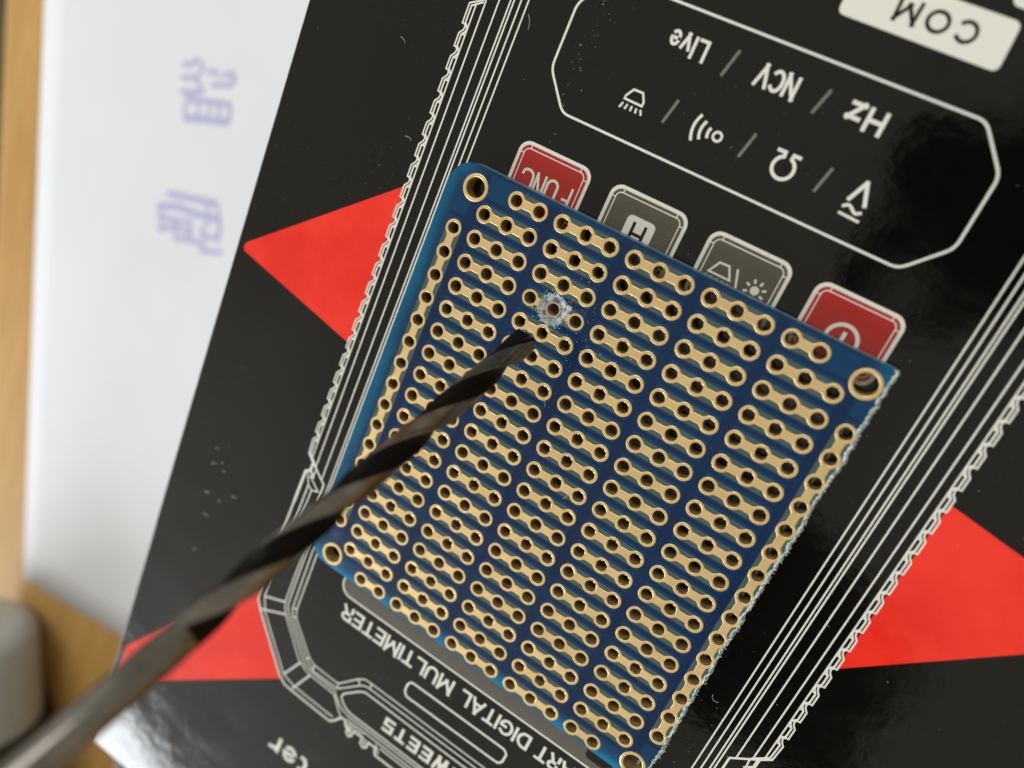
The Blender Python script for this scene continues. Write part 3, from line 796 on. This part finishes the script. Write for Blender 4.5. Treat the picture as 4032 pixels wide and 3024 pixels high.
def mask_in(c):
    x, y_ = c
    if not inpoly(c, mout): return False
    if (x - CX) ** 2 + (y_ - CY) ** 2 < CRAD ** 2: return False
    r_ = round(-y_ / PT)
    for a, b_, yy in ops:
        if abs(yy - y_) < OP:
            dx = max(a - x, 0, x - b_)
            if dx * dx + (yy - y_) ** 2 < OP * OP: return False
    for bx in (-PT, 15 * PT):
        dy = max(-16 * PT - y_, 0, y_ + 2 * PT)
        if (x - bx) ** 2 + dy * dy < OP * OP: return False
    for hx, hy in MH:
        if (x - hx) ** 2 + (y_ - hy) ** 2 < 1.38 ** 2: return False
    return True
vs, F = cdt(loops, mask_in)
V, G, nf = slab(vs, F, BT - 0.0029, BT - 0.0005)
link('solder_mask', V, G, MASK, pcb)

def conductor(name, centres, vertical=False, special=None, hole=HOLE, pad=PAD, bar=0.42, rag=0.0, seed=1):
    """gold strip with its pads and plated holes; built flat round z = 0, mm"""
    ins = 0.042
    n = len(centres)
    polys = []; tests = []
    for c in centres:
        polys.append(circ(c, 0, pad - ins, 36)); polys.append(circ(c, 0, hole + ins * 0.8, 24, 0.05))
    bars = []
    for i in range(n - 1):
        a, b_ = centres[i], centres[i + 1]
        if special and not special(a, b_): continue
        h_ = bar - ins
        polys.append([(a, -h_), (b_, -h_), (b_, h_), (a, h_)])
        bars.append((a, b_, h_))
        for s_, q in ((1, a), (-1, b_)):
            polys.append([(q + s_ * 0.3, -0.74), (q + s_ * 0.66, -0.49), (q + s_ * 0.86, -h_), (q + s_ * 0.86, h_), (q + s_ * 0.66, 0.49), (q + s_ * 0.3, 0.74)])
            bars.append(polys[-1])
    def ins_(c):
        for q in centres:
            if (c[0] - q) ** 2 + c[1] ** 2 < ((hole + ins * 0.8) * 0.999) ** 2: return False
        for q in centres:
            if (c[0] - q) ** 2 + c[1] ** 2 < (pad - ins) ** 2: return True
        for b_ in bars:
            if len(b_) == 3:
                if b_[0] < c[0] < b_[1] and abs(c[1]) < b_[2]: return True
            elif inpoly(c, b_): return True
        return False
    vs, F = cdt(polys, ins_)
    top, mid = 0.0019, -0.0006
    V = [(v.x / 10, v.y / 10, top) for v in vs]; G = [tuple(f) for f in F]; mi = [0] * len(G); sm_ = [0] * len(G)
    bd = boundary(F); nxt = dict(bd); prv = {b_: a for a, b_ in bd}
    R_ = random.Random(seed)
    low = {}; low2 = {}; kind = {}
    for a in nxt:
        v = vs[a]; hc = [q for q in centres if abs((v - Vector((q, 0))).length - (hole + ins * 0.8)) < 0.02]
        if hc:
            q = Vector((hc[0], 0)); dr = (v - q).normalized()
            rg = hole - (R_.uniform(0, rag) if R_.random() < 0.6 else 0)
            p = q + dr * rg
            low[a] = len(V); V.append((p.x / 10, p.y / 10, mid)); kind[a] = 1
            p = q + dr * hole
            low2[a] = len(V); V.append((p.x / 10, p.y / 10, -0.157))
        else:
            e1_, e2_ = (v - vs[prv[a]]).normalized(), (vs[nxt[a]] - v).normalized()
            t = (e1_ + e2_).normalized(); nn = Vector((t.y, -t.x))
            p = v + nn * ins
            low[a] = len(V); V.append((p.x / 10, p.y / 10, mid)); kind[a] = 0
            low2[a] = len(V); V.append((p.x / 10, p.y / 10, -0.0028))
    for a, b_ in bd:
        G.append((b_, a, low[a], low[b_])); mi.append(0)
        G.append((low[b_], low[a], low2[a], low2[b_])); mi.append(1 if kind[a] else 0)
    if vertical: V = [(-y_, x, z) for x, y_, z in V]
    o = link(name, V, G, [GOLD, BARREL], pcb, mi)
    o.location.z = BT - 0.0005
    return o
s3 = [conductor('contact_strip', [0, PT, 2 * PT], rag=rg, seed=sd) for rg, sd in ((0.0, 1), (0.05, 2), (0.07, 3))]
s2 = conductor('contact_strip', [0, PT])
protos = {3: s3, 2: [s2]}
used = set()
rnd = random.Random(11)
for c0, n_, r_ in strips:
    if r_ == CR[1] and c0 == 3: continue
    p = rnd.choice(protos[n_])
    if p.name in used:
        o = p.copy(); COL.objects.link(o); o.parent = pcb
    else:
        o = p; used.add(p.name)
    o.location = (c0 * PT / 10, -r_ * PT / 10, BT - 0.0005)
for p in s3 + [s2]:
    if p.name not in used: bpy.data.objects.remove(p)
# the strip that was drilled through: two end pads with stubs of the bar
def cutpad(q, sgn, lab):
    ins = 0.05
    rr_ = random.Random(5 + q)
    cc = [((1 - q) * PT + (CRAD + rr_.uniform(0.0, 0.12)) * math.cos(2 * math.pi * i / 40), (CRAD + rr_.uniform(0, 0.12)) * math.sin(2 * math.pi * i / 40)) for i in range(40)]
    polys = [circ(0, 0, PAD - ins, 36), circ(0, 0, HOLE + 0.04, 24, 0.05), [(0, -0.38), (sgn * 1.5, -0.38), (sgn * 1.5, 0.38), (0, 0.38)], cc]
    def t(c):
        if c[0] ** 2 + c[1] ** 2 < (HOLE + 0.039) ** 2 or inpoly(c, cc): return False
        if c[0] ** 2 + c[1] ** 2 < (PAD - ins) ** 2: return True
        return 0 < c[0] * sgn < 1.5 and abs(c[1]) < 0.38
    vs, F = cdt(polys, t)
    V, G, nf = slab(vs, F, -0.0028, 0.0025)
    mi = [0] * len(G)
    b_ = len(V)
    for i in range(24):
        a = 2 * math.pi * i / 24 + 0.05
        for r_, z in ((HOLE + 0.04, 0.0025), (HOLE, -0.001), (HOLE, -0.157)): V.append((r_ * math.cos(a) / 10, r_ * math.sin(a) / 10, z))
    for i in range(24):
        j = (i + 1) % 24
        G.append((b_ + 3 * i, b_ + 3 * j, b_ + 3 * j + 1, b_ + 3 * i + 1)); mi.append(0)
        G.append((b_ + 3 * i + 1, b_ + 3 * j + 1, b_ + 3 * j + 2, b_ + 3 * i + 2)); mi.append(1)
    o = link('end_pad', V, G, [GOLD, BARREL], pcb, mi)
    o.location = ((3 + q) * PT / 10, -CR[1] * PT / 10, BT - 0.0005); o['label'] = lab
cutpad(0, 1, 'gold pad left of the ground crater'); cutpad(2, -1, 'gold pad right of the ground crater')
# two long edge rails of fifteen holes each
for cx_, lab in ((-PT, 'long gold rail beside the clean edge'), (15 * PT, 'long gold rail beside the sawn edge')):
    o = conductor('edge_rail', [i * PT for i in range(15)], vertical=True, rag=0.04, seed=9)
    o.location = (cx_ / 10, -16 * PT / 10, BT - 0.0005); o['label'] = lab
# rings of the mounting holes
for x, y_ in MH:
    V = []; G = []; mi = []
    n = 48; pr = [(1.35, -0.0028), (1.34, -0.0005), (1.27, 0.0025), (1.07, 0.0025), (1.0, -0.001), (0.99, -0.157)]
    for r_, z in pr: V += [(r_ / 10 * math.cos(2 * math.pi * i / n), r_ / 10 * math.sin(2 * math.pi * i / n), z) for i in range(n)]
    for k in range(len(pr) - 1):
        for i in range(n):
            j = (i + 1) % n; G.append((k * n + i, k * n + j, (k + 1) * n + j, (k + 1) * n + i)); mi.append(1 if k == 4 else 0)
    o = link('mounting_ring', V, G, [GOLD, BARREL], pcb, mi); o.location = (x / 10, y_ / 10, BT - 0.0005)
# the ground crater
def crater():
    rr_ = random.Random(21); n = 72
    prof = [(CRAD + 0.1, 0.0015), (CRAD + 0.01, 0.004), (CRAD - 0.12, -0.006), (1.22, -0.016), (1.05, -0.022), (0.9, -0.03), (0.82, -0.028), (0.74, -0.012), (0.66, -0.012), (0.6, -0.02), (0.565, -0.03), (0.56, -0.157)]
    V = []; G = []; mi = []
    for k, (r_, z) in enumerate(prof):
        for i in range(n):
            a = 2 * math.pi * i / n
            q = 1.0
            if k < 7: jr = rr_.gauss(0, 0.035) * (1.5 if k < 2 else 1); jz = rr_.gauss(0, 0.0035)
            elif k < 9: jr = 0.02 * math.sin(3 * a + 1) + rr_.gauss(0, 0.008); jz = rr_.gauss(0, 0.0008)
            else: jr = jz = 0
            if k == 0: jz = abs(jz) * 0.3 - 0.001; jr *= 1.4
            V.append(((CX + (r_ + jr) * math.cos(a)) / 10, (CY + (r_ + jr) * math.sin(a)) / 10, BT + z + jz))
    for k in range(len(prof) - 1):
        for i in range(n):
            j = (i + 1) % n; G.append((k * n + i, k * n + j, (k + 1) * n + j, (k + 1) * n + i)); mi.append(0 if k < 7 else (1 if k < 10 else 2))
    o = link('drilled_crater', V, G, [CRAT, COPPER, BARREL], pcb, mi)
    o['label'] = 'whitish crater ground round one hole'
crater()
# frayed glass fibre along the sawn edge
def fray():
    rr_ = random.Random(8); V = []; G = []
    L = [q for q in cut]
    n = len(L)
    for k in range(6):
        for x, y_ in L:
            t = k / 5
            if k == 0: p = (x - 0.20 + rr_.uniform(-0.10, 0.06), BT + 0.001 + rr_.uniform(-0.001, 0.001))
            else: p = (x - 0.16 + 0.30 * min(1, t * 1.6) + rr_.gauss(0, 0.035), BT + 0.0035 - (0.0 if k == 1 else 0.145 * (t - 0.2)) + rr_.gauss(0, 0.003))
            V.append((p[0] / 10, (y_ + rr_.uniform(-0.05, 0.05)) / 10, p[1]))
    for k in range(5):
        for i in range(n - 1): a = k * n + i; G.append((a, a + 1, a + n + 1, a + n)[::-1])
    # loose tufts
    for _ in range(420):
        x, y_ = rr_.choice(L); x += rr_.uniform(-0.22, 0.12); y_ += rr_.uniform(-0.2, 0.2); z = BT + rr_.uniform(-0.002, 0.006)
        a = rr_.uniform(0, 6.28); l = rr_.uniform(0.04, 0.16); ww = 0.025
        b_ = len(V); c, s_ = math.cos(a), math.sin(a)
        V += [((x + u * c - v_ * s_) / 10, (y_ + u * s_ + v_ * c) / 10, z + h_) for u, v_, h_ in ((-l, -ww, 0), (l, -ww, 0.002), (l, ww, 0.002), (0, 0, 0.006), (-l, ww, 0))]
        G += [(b_, b_ + 1, b_ + 3), (b_ + 1, b_ + 2, b_ + 3), (b_ + 2, b_ + 4, b_ + 3), (b_ + 4, b_, b_ + 3)]
    o = link('sawn_edge', V, G, FIBRE, pcb); o['label'] = 'ragged whitish sawn edge'
fray()

# ------------------------------------------------------------------ the drill bit
def drill():
    root = empty('drill_bit'); tag(root, 'bronze-brown twist drill bit hovering over the board, flutes towards the drilled hole', 'drill bit')
    f = 3209.3
    def c2w(px, py, z):
        c = Vector(((px - 2016) / f * z, (py - 1512) / f * z, z))
        return Vector((3.2089, 1.0864, 7.2032 + BT)) + (right * c.x - up * c.y - back * c.z) / 10
    tip = TIP; end = BUTT
    ax = (end - tip).normalized()
    q = ax.to_track_quat('Z', 'Y')
    Rm = 0.122; n = 72
    def prof_r(a, depth):
        """two flutes and two lands with a raised margin"""
        a = a % math.pi; u = a / math.pi          # 0..1
        land = 0.54
        if u < land:
            return Rm if u < 0.10 else Rm * 0.955
        t = (u - land) / (1 - land)
        d_ = math.sin(math.pi * t) ** 0.75
        return Rm * (0.955 * (1 - d_ * depth) + 0.0)
    pitch = PITCH; FL = 3.85
    V = []; G = []; mi = []
    zs = [i * 0.035 for i in range(int(FL / 0.035) + 1)]
    rings = 0; flags = []
    for z in zs:
        run = max(0.0, min(1.0, (FL - z) / 0.45))
        depth = 0.46 * math.sin(run * math.pi / 2)
        for i in range(n):
            th = 2 * math.pi * i / n
            rr_ = prof_r(th, depth)
            rmax = max(0.006, (z + 0.004) * math.tan(math.radians(59)))
            if z < 0.09: rr_ = min(rr_, rmax)
            a = th + 2 * math.pi * z / pitch + PHASE
            V.append((rr_ * math.cos(a), rr_ * math.sin(a), z))
        rings += 1
    for k in range(rings - 1):
        for i in range(n):
            j = (i + 1) % n; G.append((k * n + i, k * n + j, (k + 1) * n + j, (k + 1) * n + i))
            u = ((i + 0.5) / n * 2) % 1.0
            mi.append(1 if u > 0.44 and zs[k] < FL - 0.12 else 0)  # dark colour runs past the flute, painting the shaded part of the land
    G.append(tuple(range(n))[::-1]); mi.append(0)
    fl = link('fluted_body', V, G, [STEEL, FLUTE], root, mi, smooth=True)
    V = []; G = []
    for z, r_ in ((FL - 0.036, Rm * 0.955), (FL + 0.02, Rm * 0.99), (5.6, Rm * 0.99), (5.64, Rm * 0.85), (5.645, 0.001)):
        V += [(r_ * math.cos(2 * math.pi * i / n), r_ * math.sin(2 * math.pi * i / n), z) for i in range(n)]
    for k in range(4):
        for i in range(n):
            j = (i + 1) % n; G.append((k * n + i, k * n + j, (k + 1) * n + j, (k + 1) * n + i))
    sh = link('shank', V, G, STEEL, root, smooth=True)
    root.rotation_mode = 'QUATERNION'; root.rotation_quaternion = q; root.location = tip
    return root, c2w
TIP = Vector((0, 0, 0)); BUTT = Vector((0, 0, 1)); PITCH = 1.6; PHASE = 0.0
# tip 4 mm over the board, rising towards the lens

TIP = Vector(((1.0622, -0.9625, 6.1635))); BUTT = Vector(((0.7469, -3.7366, 11.4743)))
PITCH = 1.98; PHASE = -0.935
dr, c2w = drill()

# ------------------------------------------------------------------ other things on the table
def lathe(name, prof_, m, parent, n=48, mi=None, mats=None):
    V = []; G = []
    for z, r_ in prof_: V += [(r_ * math.cos(2 * math.pi * i / n), r_ * math.sin(2 * math.pi * i / n), z) for i in range(n)]
    for k in range(len(prof_) - 1):
        for i in range(n):
            j = (i + 1) % n; G.append((k * n + i, k * n + j, (k + 1) * n + j, (k + 1) * n + i))
    return link(name, V, G, m, parent, smooth=True)
tool = empty('marker_pen')
tag(tool, 'out-of-focus thick grey barrel with a dark cap lying on the table beside the paper', 'marker')
lathe('barrel', [(0, 0.01)] + [(0.55 - 0.55 * math.cos(math.radians(a)), 1.0 + 0.55 * math.sin(math.radians(a))) for a in range(0, 91, 10)] + [(2.75, 1.6)], GREYP, tool)
lathe('cap', [(2.65, 1.62), (2.7, 1.72), (2.95, 1.78), (11.0, 1.78), (11.3, 1.6), (11.35, 0.01)], DARKR, tool)
a0, a1 = Vector((-10.5, -15.4, 1.62)), Vector((-8.65, -20.8, 1.70))
tool.rotation_mode = 'QUATERNION'; tool.rotation_quaternion = (a1 - a0).to_track_quat('Z', 'Y'); tool.location = a0
# black thing peeping out below the corner of the box
bm = bmesh.new(); bmesh.ops.create_cube(bm, size=1.0)
for v in bm.verts: v.co = Vector((v.co.x * 6.5, v.co.y * 5.0, v.co.z * 1.2))
bmesh.ops.bevel(bm, geom=bm.edges[:], offset=0.25, segments=4, affect='EDGES')
me = bpy.data.meshes.new('charger'); bm.to_mesh(me); bm.free(); me.materials.append(DARKP)
o = bpy.data.objects.new('black_case', me); COL.objects.link(o); o.location = (-1.9, -17.5, 0.6); o.rotation_euler = (0, 0, 0.35)
tag(o, 'black plastic case on the table just below the corner of the box', 'case')

# ------------------------------------------------------------------ dust and lint
def shard(V, G, x, y, z, s, rr_):
    b_ = len(V); a = rr_.uniform(0, 6.28); l = s * rr_.uniform(0.6, 2.2)
    c, s_ = math.cos(a), math.sin(a)
    for u, v_, h_ in ((-l, 0, 0), (0, -s * 0.6, 0), (l, 0, 0), (0, s * 0.6, 0), (rr_.uniform(-.3, .3) * l, 0, s * 0.9)):
        V.append((x + u * c - v_ * s_, y + u * s_ + v_ * c, z + h_))
    G += [(b_, b_ + 1, b_ + 4), (b_ + 1, b_ + 2, b_ + 4), (b_ + 2, b_ + 3, b_ + 4), (b_ + 3, b_, b_ + 4)]
rr_ = random.Random(77); V = []; G = []
def onboard(x, y): return not inhole((x * 10, y * 10))
for _ in range(620):
    k = rr_.random()
    if k < 0.20:
        a = rr_.uniform(0, 6.28); r_ = CRAD / 10 + abs(rr_.gauss(0, 0.05)); x, y = CX / 10 + r_ * math.cos(a), CY / 10 + r_ * math.sin(a)
        s_ = rr_.uniform(0.0015, 0.006)
    elif k < 0.60:
        x = CX / 10 + rr_.gauss(0.25, 0.3); y = CY / 10 + rr_.gauss(-0.05, 0.22); s_ = rr_.uniform(0.0012, 0.0045)
    else:
        x, y = rr_.uniform(-0.45, 3.85), rr_.uniform(-4.6, 0.12); s_ = rr_.uniform(0.001, 0.0032)
    if onboard(x, y): shard(V, G, x, y, BT + 0.0022, s_, rr_)
# the pale crumb at the crater's rim
for _ in range(60): shard(V, G, 1.165 + rr_.gauss(0, 0.014), -0.672 + rr_.gauss(0, 0.012), BT + 0.003 + rr_.uniform(0, 0.012), rr_.uniform(0.004, 0.009), rr_)
# debris on the box lid
for _ in range(330):
    x, y = rr_.uniform(-2.7, 6.3), rr_.uniform(-9.6, 3.4)
    if -0.55 < x < 3.95 and -4.72 < y < 0.2: continue
    shard(V, G, x, y, LID + 0.004, rr_.uniform(0.0012, 0.004), rr_)
for cx_, cy_, n_, sx_, sy_ in ((0.25, 1.55, 70, 0.06, 0.5), (-1.6, -8.2, 80, 0.45, 0.5), (4.2, -3.9, 40, 0.2, 0.5)):
    for _ in range(n_): shard(V, G, cx_ + rr_.gauss(0, sx_), cy_ + rr_.gauss(0, sy_), LID + 0.004, rr_.uniform(0.001, 0.0045), rr_)
# rubbed streaks on the lid, left of the drawing
for _ in range(9):
    x, y = -2.05 + rr_.gauss(0, 0.28), -4.85 + rr_.gauss(0, 0.42)
    if x < -2.72: continue
    a = 0.5 + rr_.gauss(0, 0.35); l = rr_.uniform(0.02, 0.07); w_ = rr_.uniform(0.0015, 0.004)
    c, s_ = math.cos(a), math.sin(a); b_ = len(V)
    V += [(x + u * c - v_ * s_, y + u * s_ + v_ * c, LID + 0.003 + h_) for u, v_, h_ in ((-l, 0, 0), (0, -w_, 0), (l, 0, 0), (0, w_, 0), (0, 0, 0.001))]
    G += [(b_, b_ + 1, b_ + 4), (b_ + 1, b_ + 2, b_ + 4), (b_ + 2, b_ + 3, b_ + 4), (b_ + 3, b_, b_ + 4)]
# dust clinging to the drill point
for _ in range(50):
    p = TIP + (BUTT - TIP).normalized() * rr_.uniform(0.0, 0.18)
    shard(V, G, p.x + rr_.uniform(-0.11, 0.04), p.y + rr_.uniform(-0.03, 0.05), p.z + rr_.uniform(-0.08, 0.02), rr_.uniform(0.006, 0.016), rr_)
dd = link('drilling_dust', V, G, DUSTM); tag(dd, 'white drilling dust scattered over the board and box lid', 'dust', kind='stuff')
# curled fibres
V = []; G = []
def fibre(x, y, z, a, l, curl):
    b_ = len(V); n = 9
    for i in range(n):
        an = a + curl * i / n; x += l / n * math.cos(an); y += l / n * math.sin(an)
        for s_ in (-1, 1): V.append((x - s_ * 0.0016 * math.sin(an), y + s_ * 0.0016 * math.cos(an), z + 0.003))
        V.append((x, y, z + 0.005))
    for i in range(n - 1):
        for k in range(3): G.append((b_ + 3 * i + k, b_ + 3 * i + (k + 1) % 3, b_ + 3 * i + 3 + (k + 1) % 3, b_ + 3 * i + 3 + k))
for x, y, a, l, c in ((-1.62, 0.9, 0.2, 0.1, -1.5), (-1.2, 0.05, 0.6, 0.1, -1.6), (4.05, -3.4, 4.4, 0.13, 2.8), (-0.35, 1.4, 1.5, 0.16, 1), (5.2, -3.55, 3.9, 0.5, 0.1), (3.55, -4.6, 5.2, 0.5, 0.2), (-1.9, 1.3, 1.2, 0.12, 1.2), (-1.45, -8.1, 5, 0.4, 0.3)):
    fibre(x, y, LID + 0.002, a, l, c)
fibre(1.27, -1.62, BT + 0.001, 0.9, 0.12, -3.0); fibre(1.9, -2.4, BT + 0.001, 0.9, 0.1, 0.6)
tag(link('lint_fibres', V, G, DUSTM), 'stray curled white fibres lying on the black box lid and board', 'lint', kind='stuff')
